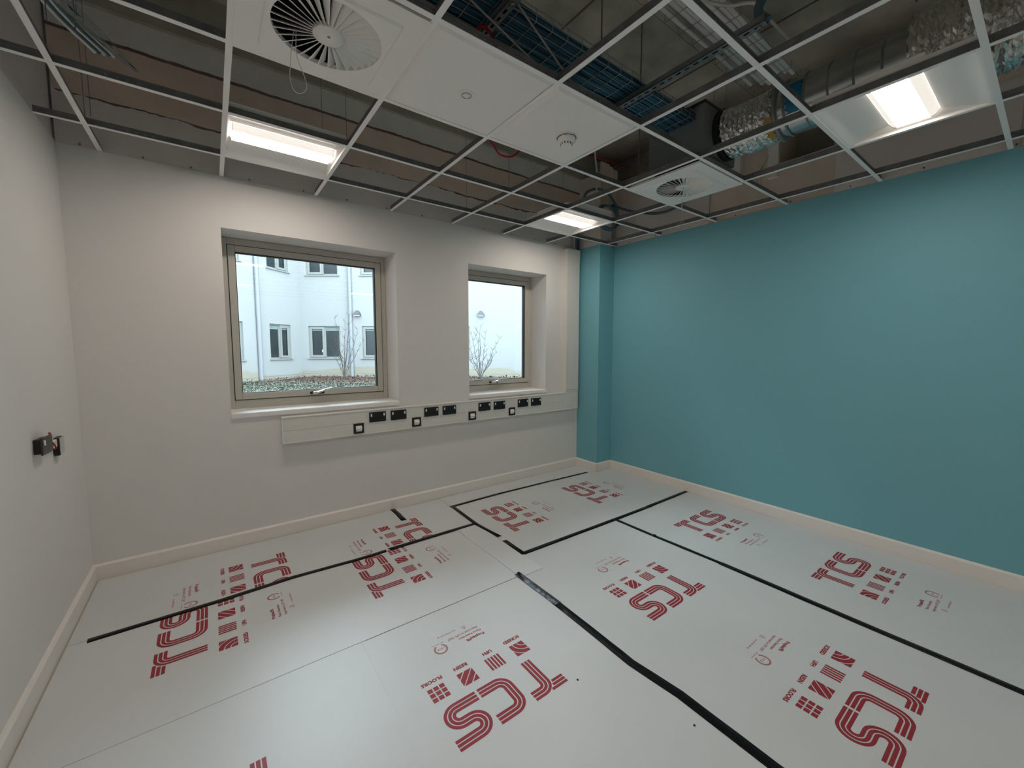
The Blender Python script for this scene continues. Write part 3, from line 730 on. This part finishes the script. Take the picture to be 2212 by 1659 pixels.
# tie braces in front of the basket
for a, b, l in (((1.735, -2.06, 3.10), (2.16, -2.13, 2.74), 'thin steel brace wire crossing the blue cables steeply'),
                ((1.25, -2.12, 2.98), (1.93, -2.13, 2.75), 'thin steel brace wire crossing the blue cables at a low slope')):
    o = MB().tube([a, b], .005, 6).build('brace_wire', M['galvl']); tag(o, l, 'brace')
o = MB().tube(smooth_path([(1.703, -1.93, 2.93), (1.702, -1.964, 2.93), (1.723, -1.973, 2.93), (1.756, -1.964, 2.93), (1.791, -1.942, 2.93)]), .008, 7).build('red_cable', M['cable_red']); tag(o, 'short red fire cable end beside the slotted channel', 'cable')
o = MB().tube(smooth_path([(2.02, -1.52, 2.80), (2.056, -1.50, 2.723), (2.079, -1.50, 2.682+.02), (2.123, -1.50, 2.664), (2.195, -1.50, 2.668), (2.249, -1.50, 2.700), (2.30, -1.50, 2.76), (2.33, -1.55, 2.80)]), .0062, 8).build('red_cable', M['cable_red'])
tag(o, 'red fire cable loop sagging beside the two laid ceiling tiles', 'cable')

# high basket with conduits
HZ = 3.45
hb = empty('upper_cable_basket', (2.2, -2.2, HZ)); tag(hb, 'upper wire basket high under the concrete soffit', 'cable tray')
mb = MB()
for k in range(14):
    x = .15*k; mb.tube([(x, -.17, .05), (x, -.17, 0), (x, .14, 0), (x, .14, .05)], .0016, 5)
mb.build('cross_wire', M['galv'], hb)
for y in (-.17, -.05, .05, .14): MB().tube([(0, y, -.002), (2.0, y, -.002)], .0016, 5).build('long_wire', M['galv'], hb)
for k, y in enumerate((-2.345, -2.315, -2.28, -2.19, -2.16, -2.10)):
    o = MB().tube([(1.9, y, HZ+.018), (4.1-.05*(k % 3), y, HZ+.018)], .0125 if k % 2 else .016, 10).build('conduit', M['conduit']); tag(o, 'straight grey conduit running in the upper basket', 'conduit', 'grey conduits under the soffit')
o = MB().tube(smooth_path([(2.85, -2.30, 3.40), (2.995, -2.351, 3.40), (3.079, -2.40, 3.40), (3.119, -2.45, 3.40), (3.162, -2.482, 3.40), (3.222, -2.487, 3.40), (3.312, -2.487, 3.40), (3.637, -2.496, 3.40)]), .009, 8).build('bent_conduit', M['cable_white'])
tag(o, 'cream cable bending off the upper conduits', 'cable')
o = MB().tube(smooth_path([(2.76, -2.72, 3.30), (2.755, -2.73, 3.14), (2.74, -2.70, 3.03), (2.75, -2.74, 2.97)]), .020, 8).build('cable_bundle', M['cable_grey']); tag(o, 'dark cable bundle draped at the end of the long channel', 'cable')

# ductwork
DX, DZ, DR = 3.575, 2.955, .155
pb = empty('plenum_box', (3.53, -1.93, 2.79)); tag(pb, 'dark grey plenum box above the far diffuser', 'plenum box')
mb = MB(); mb.box((-.21, -.20, 0), (.21, .23, .315)); bevel(mb.build('box', M['plenum'], pb), .004)
mb = MB(); mb.box((-.218, -.206, .305), (.218, .236, .320)); mb.build('lid', M['graph'], pb)
MB().lathe([(DR-.01, -.20), (DR-.01, -.235), (DR+.008, -.235), (DR+.008, -.20)], (DX-3.53, 0, DZ-2.79), 'y', 40).build('spigot', M['dark'], pb)
def foil(y0, y1, r, label, seed, sag=0.0, dx=0.0):
    rnd = random.Random(seed); n = 64; N = int(abs(y1-y0)/.009); vs = []; fs = []
    for i in range(N+1):
        u = i/N; y = y0+(y1-y0)*u; rr = r*(1+.035*math.sin(i*1.9)); cz = DZ-sag*math.sin(PI*u); cx = DX+dx*u
        for k in range(n):
            a = 2*PI*k/n; q = rr+rnd.uniform(-.0045, .0045); vs.append((cx-DX+q*math.cos(a), y-y0+rnd.uniform(-.004, .004), cz-DZ+q*math.sin(a)))
    for i in range(N):
        for k in range(n): fs.append((i*n+k, i*n+(k+1) % n, (i+1)*n+(k+1) % n, (i+1)*n+k))
    mb = MB(); mb.add(vs, fs); o = mb.build('flexible_foil_duct', M['foil']); o.location = (DX, y0, DZ); tag(o, label, 'duct', 'foil wrapped flexible ducts'); return o
foil(-2.17, -2.505, DR-.004, 'crumpled foil flexible duct joining the plenum box', 5, .012)
foil(-3.10, -4.9, DR+.035, 'wide crumpled foil duct at the upper right corner', 6, .02, .12)
sd = empty('spiral_duct', (DX, -2.50, DZ)); tag(sd, 'shiny round galvanised spiral duct with blue tape at its joint', 'duct')
MB().lathe([(DR-.006, 0), (DR-.006, -.60)], (0, 0, 0), 'y', 64).build('duct_tube', M['spiral'], sd)
for k, y in enumerate((-.155, -.27, -.385, -.50)): MB().lathe([(DR-.006, y-.006), (DR-.002, y-.003), (DR-.002, y+.003), (DR-.006, y+.006)], (0, 0, 0), 'y', 64).build('seam', M['galv'], sd)
MB().lathe([(DR-.02, .004), (DR+.016, .004), (DR+.016, -.010), (DR-.006, -.012)], (0, 0, 0), 'y', 48).build('flange', M['galv'], sd)
MB().lathe([(DR-.005, -.045), (DR+.003, -.045), (DR+.003, -.056), (DR-.005, -.056)], (0, 0, 0), 'y', 48).build('flange', M['galv'], sd)
MB().lathe([(DR-.005, -.595), (DR+.008, -.595), (DR+.008, -.615), (DR-.03, -.615)], (0, 0, 0), 'y', 48).build('flange', M['dark'], sd)
def patch(y0, y1, a0, a1, r, m, n):
    mb = MB(); N = 14; vs = []
    for i in range(N+1):
        a = math.radians(a0+(a1-a0)*i/N); wob = .012*math.sin(i*2.3)
        vs += [(r*math.cos(a), y0+wob, r*math.sin(a)), (r*math.cos(a), y1-wob, r*math.sin(a))]
    mb.add(vs, [(2*i, 2*i+1, 2*i+3, 2*i+2) for i in range(N)], 0, True); mb.build(n, M[m], sd)
patch(-.065, -.150, 150, 215, DR-.0035, 'bluetape', 'blue_tape')
patch(.012, .055, 205, 262, DR+.006, 'yellow', 'mastic_blob')

# coiled dark cables and white flex near the column
def cable(P, r, m, label, n='cable', g=None): return tag(MB().tube(smooth_path(P), r, 8).build(n, M[m]), label, 'cable', g)
cable([(4.235, -.035, 2.66), (4.22, -.04, 2.80), (4.15, -.10, 2.92), (3.98, -.30, 3.00), (3.93, -.44, 3.09), (3.97, -.45, 3.16), (4.09, -.45, 3.22), (4.20, -.46, 3.233), (4.28, -.47, 3.21), (4.40, -.48, 3.11), (4.44, -.48, 3.00), (4.45, -.46, 2.93)], .014, 'cable_grey', 'thick dark armoured cable arching high beside the boarded column')
def coil(c, rx, rz, turns, r, m, label, y, ph=0.0):
    P = []; n = int(turns*20)
    for i in range(n+1):
        a = ph+2*PI*i/20; s = 1-.05*(i/20); P.append((c[0]+rx*s*math.cos(a), y-.018*(i/20), c[1]+rz*s*math.sin(a)))
    return tag(MB().tube(P, r, 8).build('cable_coil', M[m]), label, 'cable')
coil((4.31, 2.955), .185, .140, 3, .011, 'cable_grey', 'coiled dark blue cable hanging beside the far ceiling light', -.43, .4)
cable([(4.36, -.47, 3.10), (4.43, -.46, 3.10), (4.50, -.60, 3.03), (4.50, -.79, 2.962), (4.50, -.947, 2.916), (4.50, -1.075, 2.903), (4.51, -1.18, 2.92), (4.55, -1.28, 2.98)], .014, 'cable_grey', 'dark cable sweeping from the coil along the teal side')
cable([(4.183, -.032, 2.655), (4.183, -.032, 2.80), (4.17, -.04, 2.95), (4.00, -.25, 3.12), (3.90, -.40, 3.05)], .006, 'cable_white', 'left thin white cable rising out of the riser', 'riser_cable')
cable([(4.205, -.032, 2.655), (4.205, -.032, 2.80), (4.20, -.04, 2.95), (4.12, -.22, 3.14), (3.99, -.38, 3.13)], .006, 'cable_white', 'right thin white cable rising out of the riser', 'riser_cable')
cable([(4.268, -.032, 2.655), (4.265, -.032, 2.85), (4.25, -.06, 3.0)], .011, 'cable_blue2', 'dark blue cable rising at the edge of the riser', 'riser_cable')
cable([(3.55, -.95, 3.50), (3.602, -.90, 3.305), (3.618, -.90, 3.213), (3.634, -.90, 3.097), (3.632, -.90, 3.005), (3.620, -.90, 2.941), (3.533, -.90, 2.790)], .0085, 'cable_white', 'white flex dropping to the far ceiling light', 'light_flex')
cable([(4.56, -2.03, 3.18), (4.50, -2.0, 3.05), (4.42, -2.02, 2.93), (4.36, -2.06, 2.80)], .004, 'cable_white', 'pair of thin white wires hanging by the teal side boards', 'thin_wire')
cable([(4.56, -2.04, 3.18), (4.49, -2.0, 3.04), (4.40, -2.0, 2.92), (4.34, -2.05, 2.80)], .004, 'cable_white', 'second thin white wire close beside its twin', 'thin_wire')
cable([(3.75, -.30, 3.66), (4.2, -.35, 3.62), (4.7, -.40, 3.62)], .008, 'cable_red', 'red fire cable clipped below the soffit past the column', 'red_cable')
# blue-grey cables wrapped in clear film at the left
rnd = random.Random(11)
for k in range(5):
    d = .018*k
    cable([(-.005+d*.2, -1.55-d, 3.25), (.06+d, -1.35, 3.12), (.12+d, -1.15-d, 2.97), (.22+d*.6, -1.05, 2.86+d*.3), (.33+d*.8, -1.0+d*.3, 2.775+.004*k)], .0065, 'cable_grey' if k % 2 else 'conduit',
          ['slate cable tail at upper left, outermost of the wrapped tails', 'pale cable tail at upper left, second from the wall', 'slate cable tail at upper left, middle of the bunch', 'pale cable tail at upper left, fourth from the wall', 'slate cable tail at upper left, nearest the room'][k], 'cable_tail', 'cable tails at upper left')
mb = MB(); N, n = 10, 12; vs = []; fs = []
for i in range(N+1):
    u = i/N; c = Vector((.10+.36*u, -1.18+.20*u, 3.00-.24*u)); r = .060*math.sin(PI*(.12+.80*u))
    for k in range(n):
        a = 2*PI*k/n; q = r*rnd.uniform(.8, 1.15); vs.append((c.x+q*math.cos(a)*.5, c.y+q*math.cos(a)*.8, c.z+q*math.sin(a)*.6))
for i in range(N):
    for k in range(n): fs.append((i*n+k, i*n+(k+1) % n, (i+1)*n+(k+1) % n, (i+1)*n+k))
mb.add(vs, fs); o = mb.build('clear_film', glass('clear_plastic_film', (.90, .94, .95))); tag(o, 'clear plastic film wrapped round the cable tails at upper left', 'plastic film')

# hanger wires
hw = [(.235, -1.24), (.308, -1.23), (1.232, -1.033), (1.373, -.99), (2.528, -.383), (2.555, -.99), (2.943, -1.186), (.219, -.433), (.19, -.39), (3.79, -2.02), (4.385, -1.6)]
hl = ['leftmost hanger wire near the wrapped cables', 'hanger wire just right of the leftmost one', 'left wire of the pair above the big window light', 'right wire of the pair above the big window light',
      'hanger wire nearest the window wall, between the windows', 'hanger wire behind the red cable loop', 'hanger wire left of the boarded column', 'left short wire over the far left corner cell', 'right short wire over the far left corner cell',
      'hanger wire in front of the white thin wires', 'hanger wire by the teal side boards']
for (x, y), l in zip(hw, hl):
    o = MB().tube([(x, y, H+.03), (x, y, SLAB)], .0016, 5).build('hanger_wire', M['galv']); tag(o, l, 'hanger wire', 'hanger wires of the ceiling grid')
o = MB().tube([(3.205, -1.70, H+.03), (3.205, -1.70, SLAB)], .005, 8).build('threaded_rod', M['galv']); tag(o, 'threaded hanger rod in front of the plenum box', 'hanger rod')
# perforated hanger strap at top left
o = empty('perforated_strap', (.78, -2.12, 2.74)); tag(o, 'perforated steel hanger strap at the top left of the grid', 'hanger strap')
mb = MB(); z = 0
while z < 1.0: mb.box((-.012, 0, z), (-.005, .003, z+.05)); mb.box((.005, 0, z), (.012, .003, z+.05)); mb.box((-.005, 0, z), (.005, .003, z+.03)); z += .05
mb.build('strap', M['galvl'], o); MB().tube([(0, -.002, -.03), (0, -.002, .05)], .005, 6).build('bolt', M['galv'], o)
# ------------------------------------------------------------------ outside: courtyard ground, building, planting
GZ = .30
gr = MB(); nx = 60; ny = 50; vs = []
for j in range(ny+1):
    for i in range(nx+1):
        x = -14+40*i/nx; y = TH+.02+26*j/ny; vs.append((x, y, GZ+.03*math.sin(x*1.7)*math.cos(y*1.3)-.02))
fs = [(j*(nx+1)+i, j*(nx+1)+i+1, (j+1)*(nx+1)+i+1, (j+1)*(nx+1)+i) for j in range(ny) for i in range(nx)]
gr.add(vs, fs, 0, True); o = gr.build('courtyard_ground', M['soil']); struct(o, 'brown mulched courtyard bed'); 
PB = Vector((3.65, 15.28, 0)); uR = Vector((.799, -.601, 0)).normalized(); uL = Vector((-.736, -.677, 0)).normalized()
bd = empty('courtyard_building', (PB.x, PB.y, GZ)); tag(bd, 'white rendered two-storey building facing the courtyard', 'building')
def FB(mb, u, s0, n, m, parent=None):    # local frame: X along the facade, Y out of it (towards us), Z up
    nrm = Vector((-u.y, u.x, 0)); nrm = -nrm if nrm.dot(Vector((.67, -3.64, 0))-PB) < 0 else nrm
    out = []
    for a, b, c in mb.v:
        v = PB + u*(s0+a) + nrm*b; out.append((v.x-PB.x, v.y-PB.y, c-GZ))
    mb.v = out; return mb.build(n, m, parent or bd)
def facade(u, L, wins):
    mb = MB(); t = .35; xs = sorted({0, L, *[w for a in wins for w in a]})
    rows = [(1.05, 2.375), (4.42, 5.75)]
    for a, b in zip(xs[:-1], xs[1:]):
        if any(w0 <= a and w1 >= b for w0, w1 in wins):
            zs = [GZ-.3, rows[0][0], rows[0][1], rows[1][0], rows[1][1], 7.4]
            for k in (0, 2, 4): mb.box((a, -t, zs[k]), (b, 0, zs[k+1]))
        else: mb.box((a, -t, GZ-.3), (b, 0, 7.4))
    FB(mb, u, 0, 'wall', M['render'])
    mb = MB(); mb.box((0, 0, GZ-.1), (L, .006, GZ+.105)); FB(mb, u, 0, 'plinth', M['render'])
    mb = MB(); mb.box((0, 0, GZ+.110), (L, .012, GZ+.125)); FB(mb, u, 0, 'plinth_bead', M['uframe'])
    for (a, b) in wins:
        for z0, z1 in rows:
            flip = u is uL
            mb = MB(); ring2(mb, a, b, z0, z1, .06, -.12, -.06); m_ = (a+b)/2; mb.box((m_-.035, -.12, z0), (m_+.035, -.06, z1))
            l0, l1 = (a+.06, m_-.035) if not flip else (m_+.035, b-.06)
            fr = FB(mb, u, 0, 'window', M['uframe'])
            def sub(mb, n, m): FB(mb, u, 0, n, m, None).parent = fr
            mb = MB(); ring2(mb, *( (a+.05, m_-.02) if u is uR else (a+.06, m_-.03)), z0+.05, z1-.05, .075, -.06, -.035); sub(mb, 'sash', M['uframe'])
            mb = MB(); mb.box((a+.06, -.10, z0+.06), (m_-.03, -.095, z1-.06)); sub(mb, 'pane', M['pane_dark'])
            mb = MB(); mb.box((m_+.03, -.10, z0+.06), (b-.06, -.095, z1-.06)); sub(mb, 'pane', M['pane_dark'])
            mb = MB(); mb.box((a+.10, -.093, z1-.20), (b-.08, -.085, z1-.07)); sub(mb, 'blind', M['blind'])
            mb = MB(); mb.box((a-.06, -.06, z0-.035), (b+.06, .05, z0)); sub(mb, 'sill', M['uframe'])
def ring2(mb, x0, x1, z0, z1, w, y0, y1):
    mb.box((x0, y0, z0), (x0+w, y1, z1)); mb.box((x1-w, y0, z0), (x1, y1, z1)); mb.box((x0+w, y0, z0), (x1-w, y1, z0+w)); mb.box((x0+w, y0, z1-w), (x1-w, y1, z1))
facade(uR, 17, [(.29, 1.58), (2.49, 3.80), (5.62, 6.92), (11.6, 12.9)])
facade(uL, 12, [(.60, 1.66), (2.83, 4.05), (6.2, 7.5), (9, 10.3)])
for u, s in ((uR, 2.06), (uL, 2.22)):
    mb = MB(); mb.tube([(s, .07, GZ), (s, .07, 7.4)], .075, 12); FB(mb, u, 0, 'downpipe', M['pipe'])
mb = MB(); mb.box((1.02, -.094, 1.33), (1.12, -.092, 1.42)); 
mb = MB(); mb.box((.78, -.094, 1.30), (.90, -.091, 1.40)); FB(mb, uR, 0, 'notice', M['rocker'])
for s, l in ((2.33, 'grey bulkhead wall lamp beside the downpipe, seen through the larger window'), (7.38, 'grey bulkhead wall lamp seen through the narrow window')):
    nrm = Vector((-uR.y, uR.x, 0)); nrm = -nrm if nrm.dot(Vector((.67, -3.64, 0))-PB) < 0 else nrm
    p = PB+uR*s; e = empty('wall_lamp', (p.x, p.y, 2.80)); tag(e, l, 'wall lamp', 'bulkhead lamps on the courtyard building')
    mb = MB(); vs = []; fs = []
    prof = [(-.155, 0), (-.135, .07), (-.085, .155), (-.03, .21), (.03, .21), (.085, .155), (.135, .07), (.155, 0)]
    for a, z in prof: q = uR*a; vs.append((q.x, q.y, z))
    for a, z in prof: q = uR*a*.9+nrm*(.16*(1-.5*z/.21)); vs.append((q.x, q.y, z*.95))
    n_ = len(prof); fs = [tuple(range(n_, 2*n_)), tuple(range(n_))[::-1]] + [(i, i+1, n_+i+1, n_+i) for i in range(n_-1)] + [(n_-1, 0, n_, 2*n_-1)]
    mb.add(vs, fs); mb.build('hood', M['lampgrey'], e)
    mb = MB(); q = uR*.11; r_ = nrm*.13; mb.obox(nrm*.075+Vector((0, 0, -.012)), q, nrm*.06, (0, 0, .012)); mb.build('diffuser', M['rocker'], e)
# ground cover leaves and mulch chips
def leaves(name, m, N, ylo, yhi, size, label, seed, dens=None, lift=.05):
    rnd = random.Random(seed); mb = MB(); F = Vector((.604, .797, 0)).normalized(); Rr = Vector((.797, -.604, 0)); C0 = Vector((.67, -3.64, 0)); k = 0
    while k < N:
        D = rnd.uniform(ylo, yhi); S = rnd.uniform(-.75, .12)*D; p = C0+F*D+Rr*S
        if p.y < TH+.3: k += 1; continue
        if dens and not dens(p, rnd): k += 1; continue
        a = rnd.uniform(0, 2*PI); el = rnd.uniform(-.2, 1.0); L = size*rnd.uniform(.6, 1.3); w_ = L*rnd.uniform(.25, .45)
        d = Vector((math.cos(a)*math.cos(el), math.sin(a)*math.cos(el), math.sin(el))); s = Vector((-math.sin(a), math.cos(a), rnd.uniform(-.5, .5)))
        b = Vector((p.x, p.y, GZ+rnd.uniform(-.01, lift)))
        mb.add([b, b+d*L*.5+s*w_, b+d*L, b+d*L*.5-s*w_], [(0, 1, 2, 3)]); k += 1
    return tag(mb.build(name, m), label, 'ground cover', kind='stuff')
leaves('ground_cover', M['leafa'], 42000, 9.2, 13.6, .046, 'pale grey-green ground cover plants in the courtyard bed', 21, lift=.06)
leaves('mulch_litter', M['chip'], 7000, 12.4, 16.9, .06, 'reddish bark chips and dead leaves below the far building', 22, lift=.03)
leaves('weed_patch', M['leafg'], 5000, 11.2, 16.3, .10, 'green weeds at the foot of the far wall', 23, lambda p, r: (p-Vector((6.2, 12.6, 0))).length < .9*r.random()**.4 or (p-Vector((9.6, 9.6, 0))).length < 1.5*r.random()**.3 and r.random() < .22, lift=.12)
# bare shrubs
def shrub(label, base, stems, seed, spread=.12):
    rnd = random.Random(seed); t = empty('bare_shrub', base); tag(t, label, 'shrub', 'bare young shrubs in the courtyard')
    for tip, r in stems:
        P = []; d = Vector(tip)-Vector(base); n = 7
        for i in range(n+1):
            u = i/n; P.append(Vector((d.x*u**1.1, d.y*u**1.1, d.z*u)) + Vector((rnd.uniform(-.03, .03), rnd.uniform(-.03, .03), 0))*(.3+u))
        mb = MB(); mb.tube(P, r, 5, rs=[r*(1-.8*i/n) for i in range(n+1)]); 
        for i in range(2, n+1):
            for _ in range(2):
                a = rnd.uniform(0, 2*PI); L = rnd.uniform(.12, .38)*(1.2-i/n*.6); q = P[i]
                e_ = q+Vector((math.cos(a)*L*.6, math.sin(a)*L*.6, L*.85)); mid = (q+e_)/2+Vector((math.cos(a), math.sin(a), -.1))*.03
                mb.tube([q, mid, e_], .005, 4, rs=[.007, .005, .002])
                if rnd.random() < .5: a2 = a+rnd.uniform(-1, 1); mb.tube([mid, mid+Vector((math.cos(a2)*.1, math.sin(a2)*.1, .12))], .003, 3, rs=[.004, .0015])
        mb.build('stem', M['bark'], t)
shrub('bare thin saplings before the far building, through the larger window', (4.65, 12.76, .30), [((4.45, 13.05, 2.60), .020), ((4.42, 12.95, 1.95), .014), ((4.74, 12.86, 2.45), .018), ((4.93, 12.80, 2.70), .022), ((5.15, 12.6, 2.2), .014), ((5.30, 12.5, 1.75), .012), ((4.30, 13.0, 1.5), .010)], 31)
shrub('spreading bare shrub seen through the narrow window', (8.66, 9.45, .30), [((8.72, 9.60, 2.28), .018), ((8.93, 9.44, 2.05), .014), ((9.30, 9.11, 1.85), .013), ((9.17, 9.17, 1.30), .012), ((8.62, 9.67, 2.2), .013), ((8.45, 9.77, 2.0), .014), ((8.30, 9.8, 1.6), .012), ((9.03, 9.25, 1.1), .010), ((8.40, 9.8, 1.1), .010)], 32)
shrub('bare shrub mostly hidden behind the narrow window frame', (10.35, 8.2, .30), [((9.95, 8.5, 2.0), .014), ((10.1, 8.4, 1.7), .012), ((10.5, 8.1, 2.1), .014)], 33)
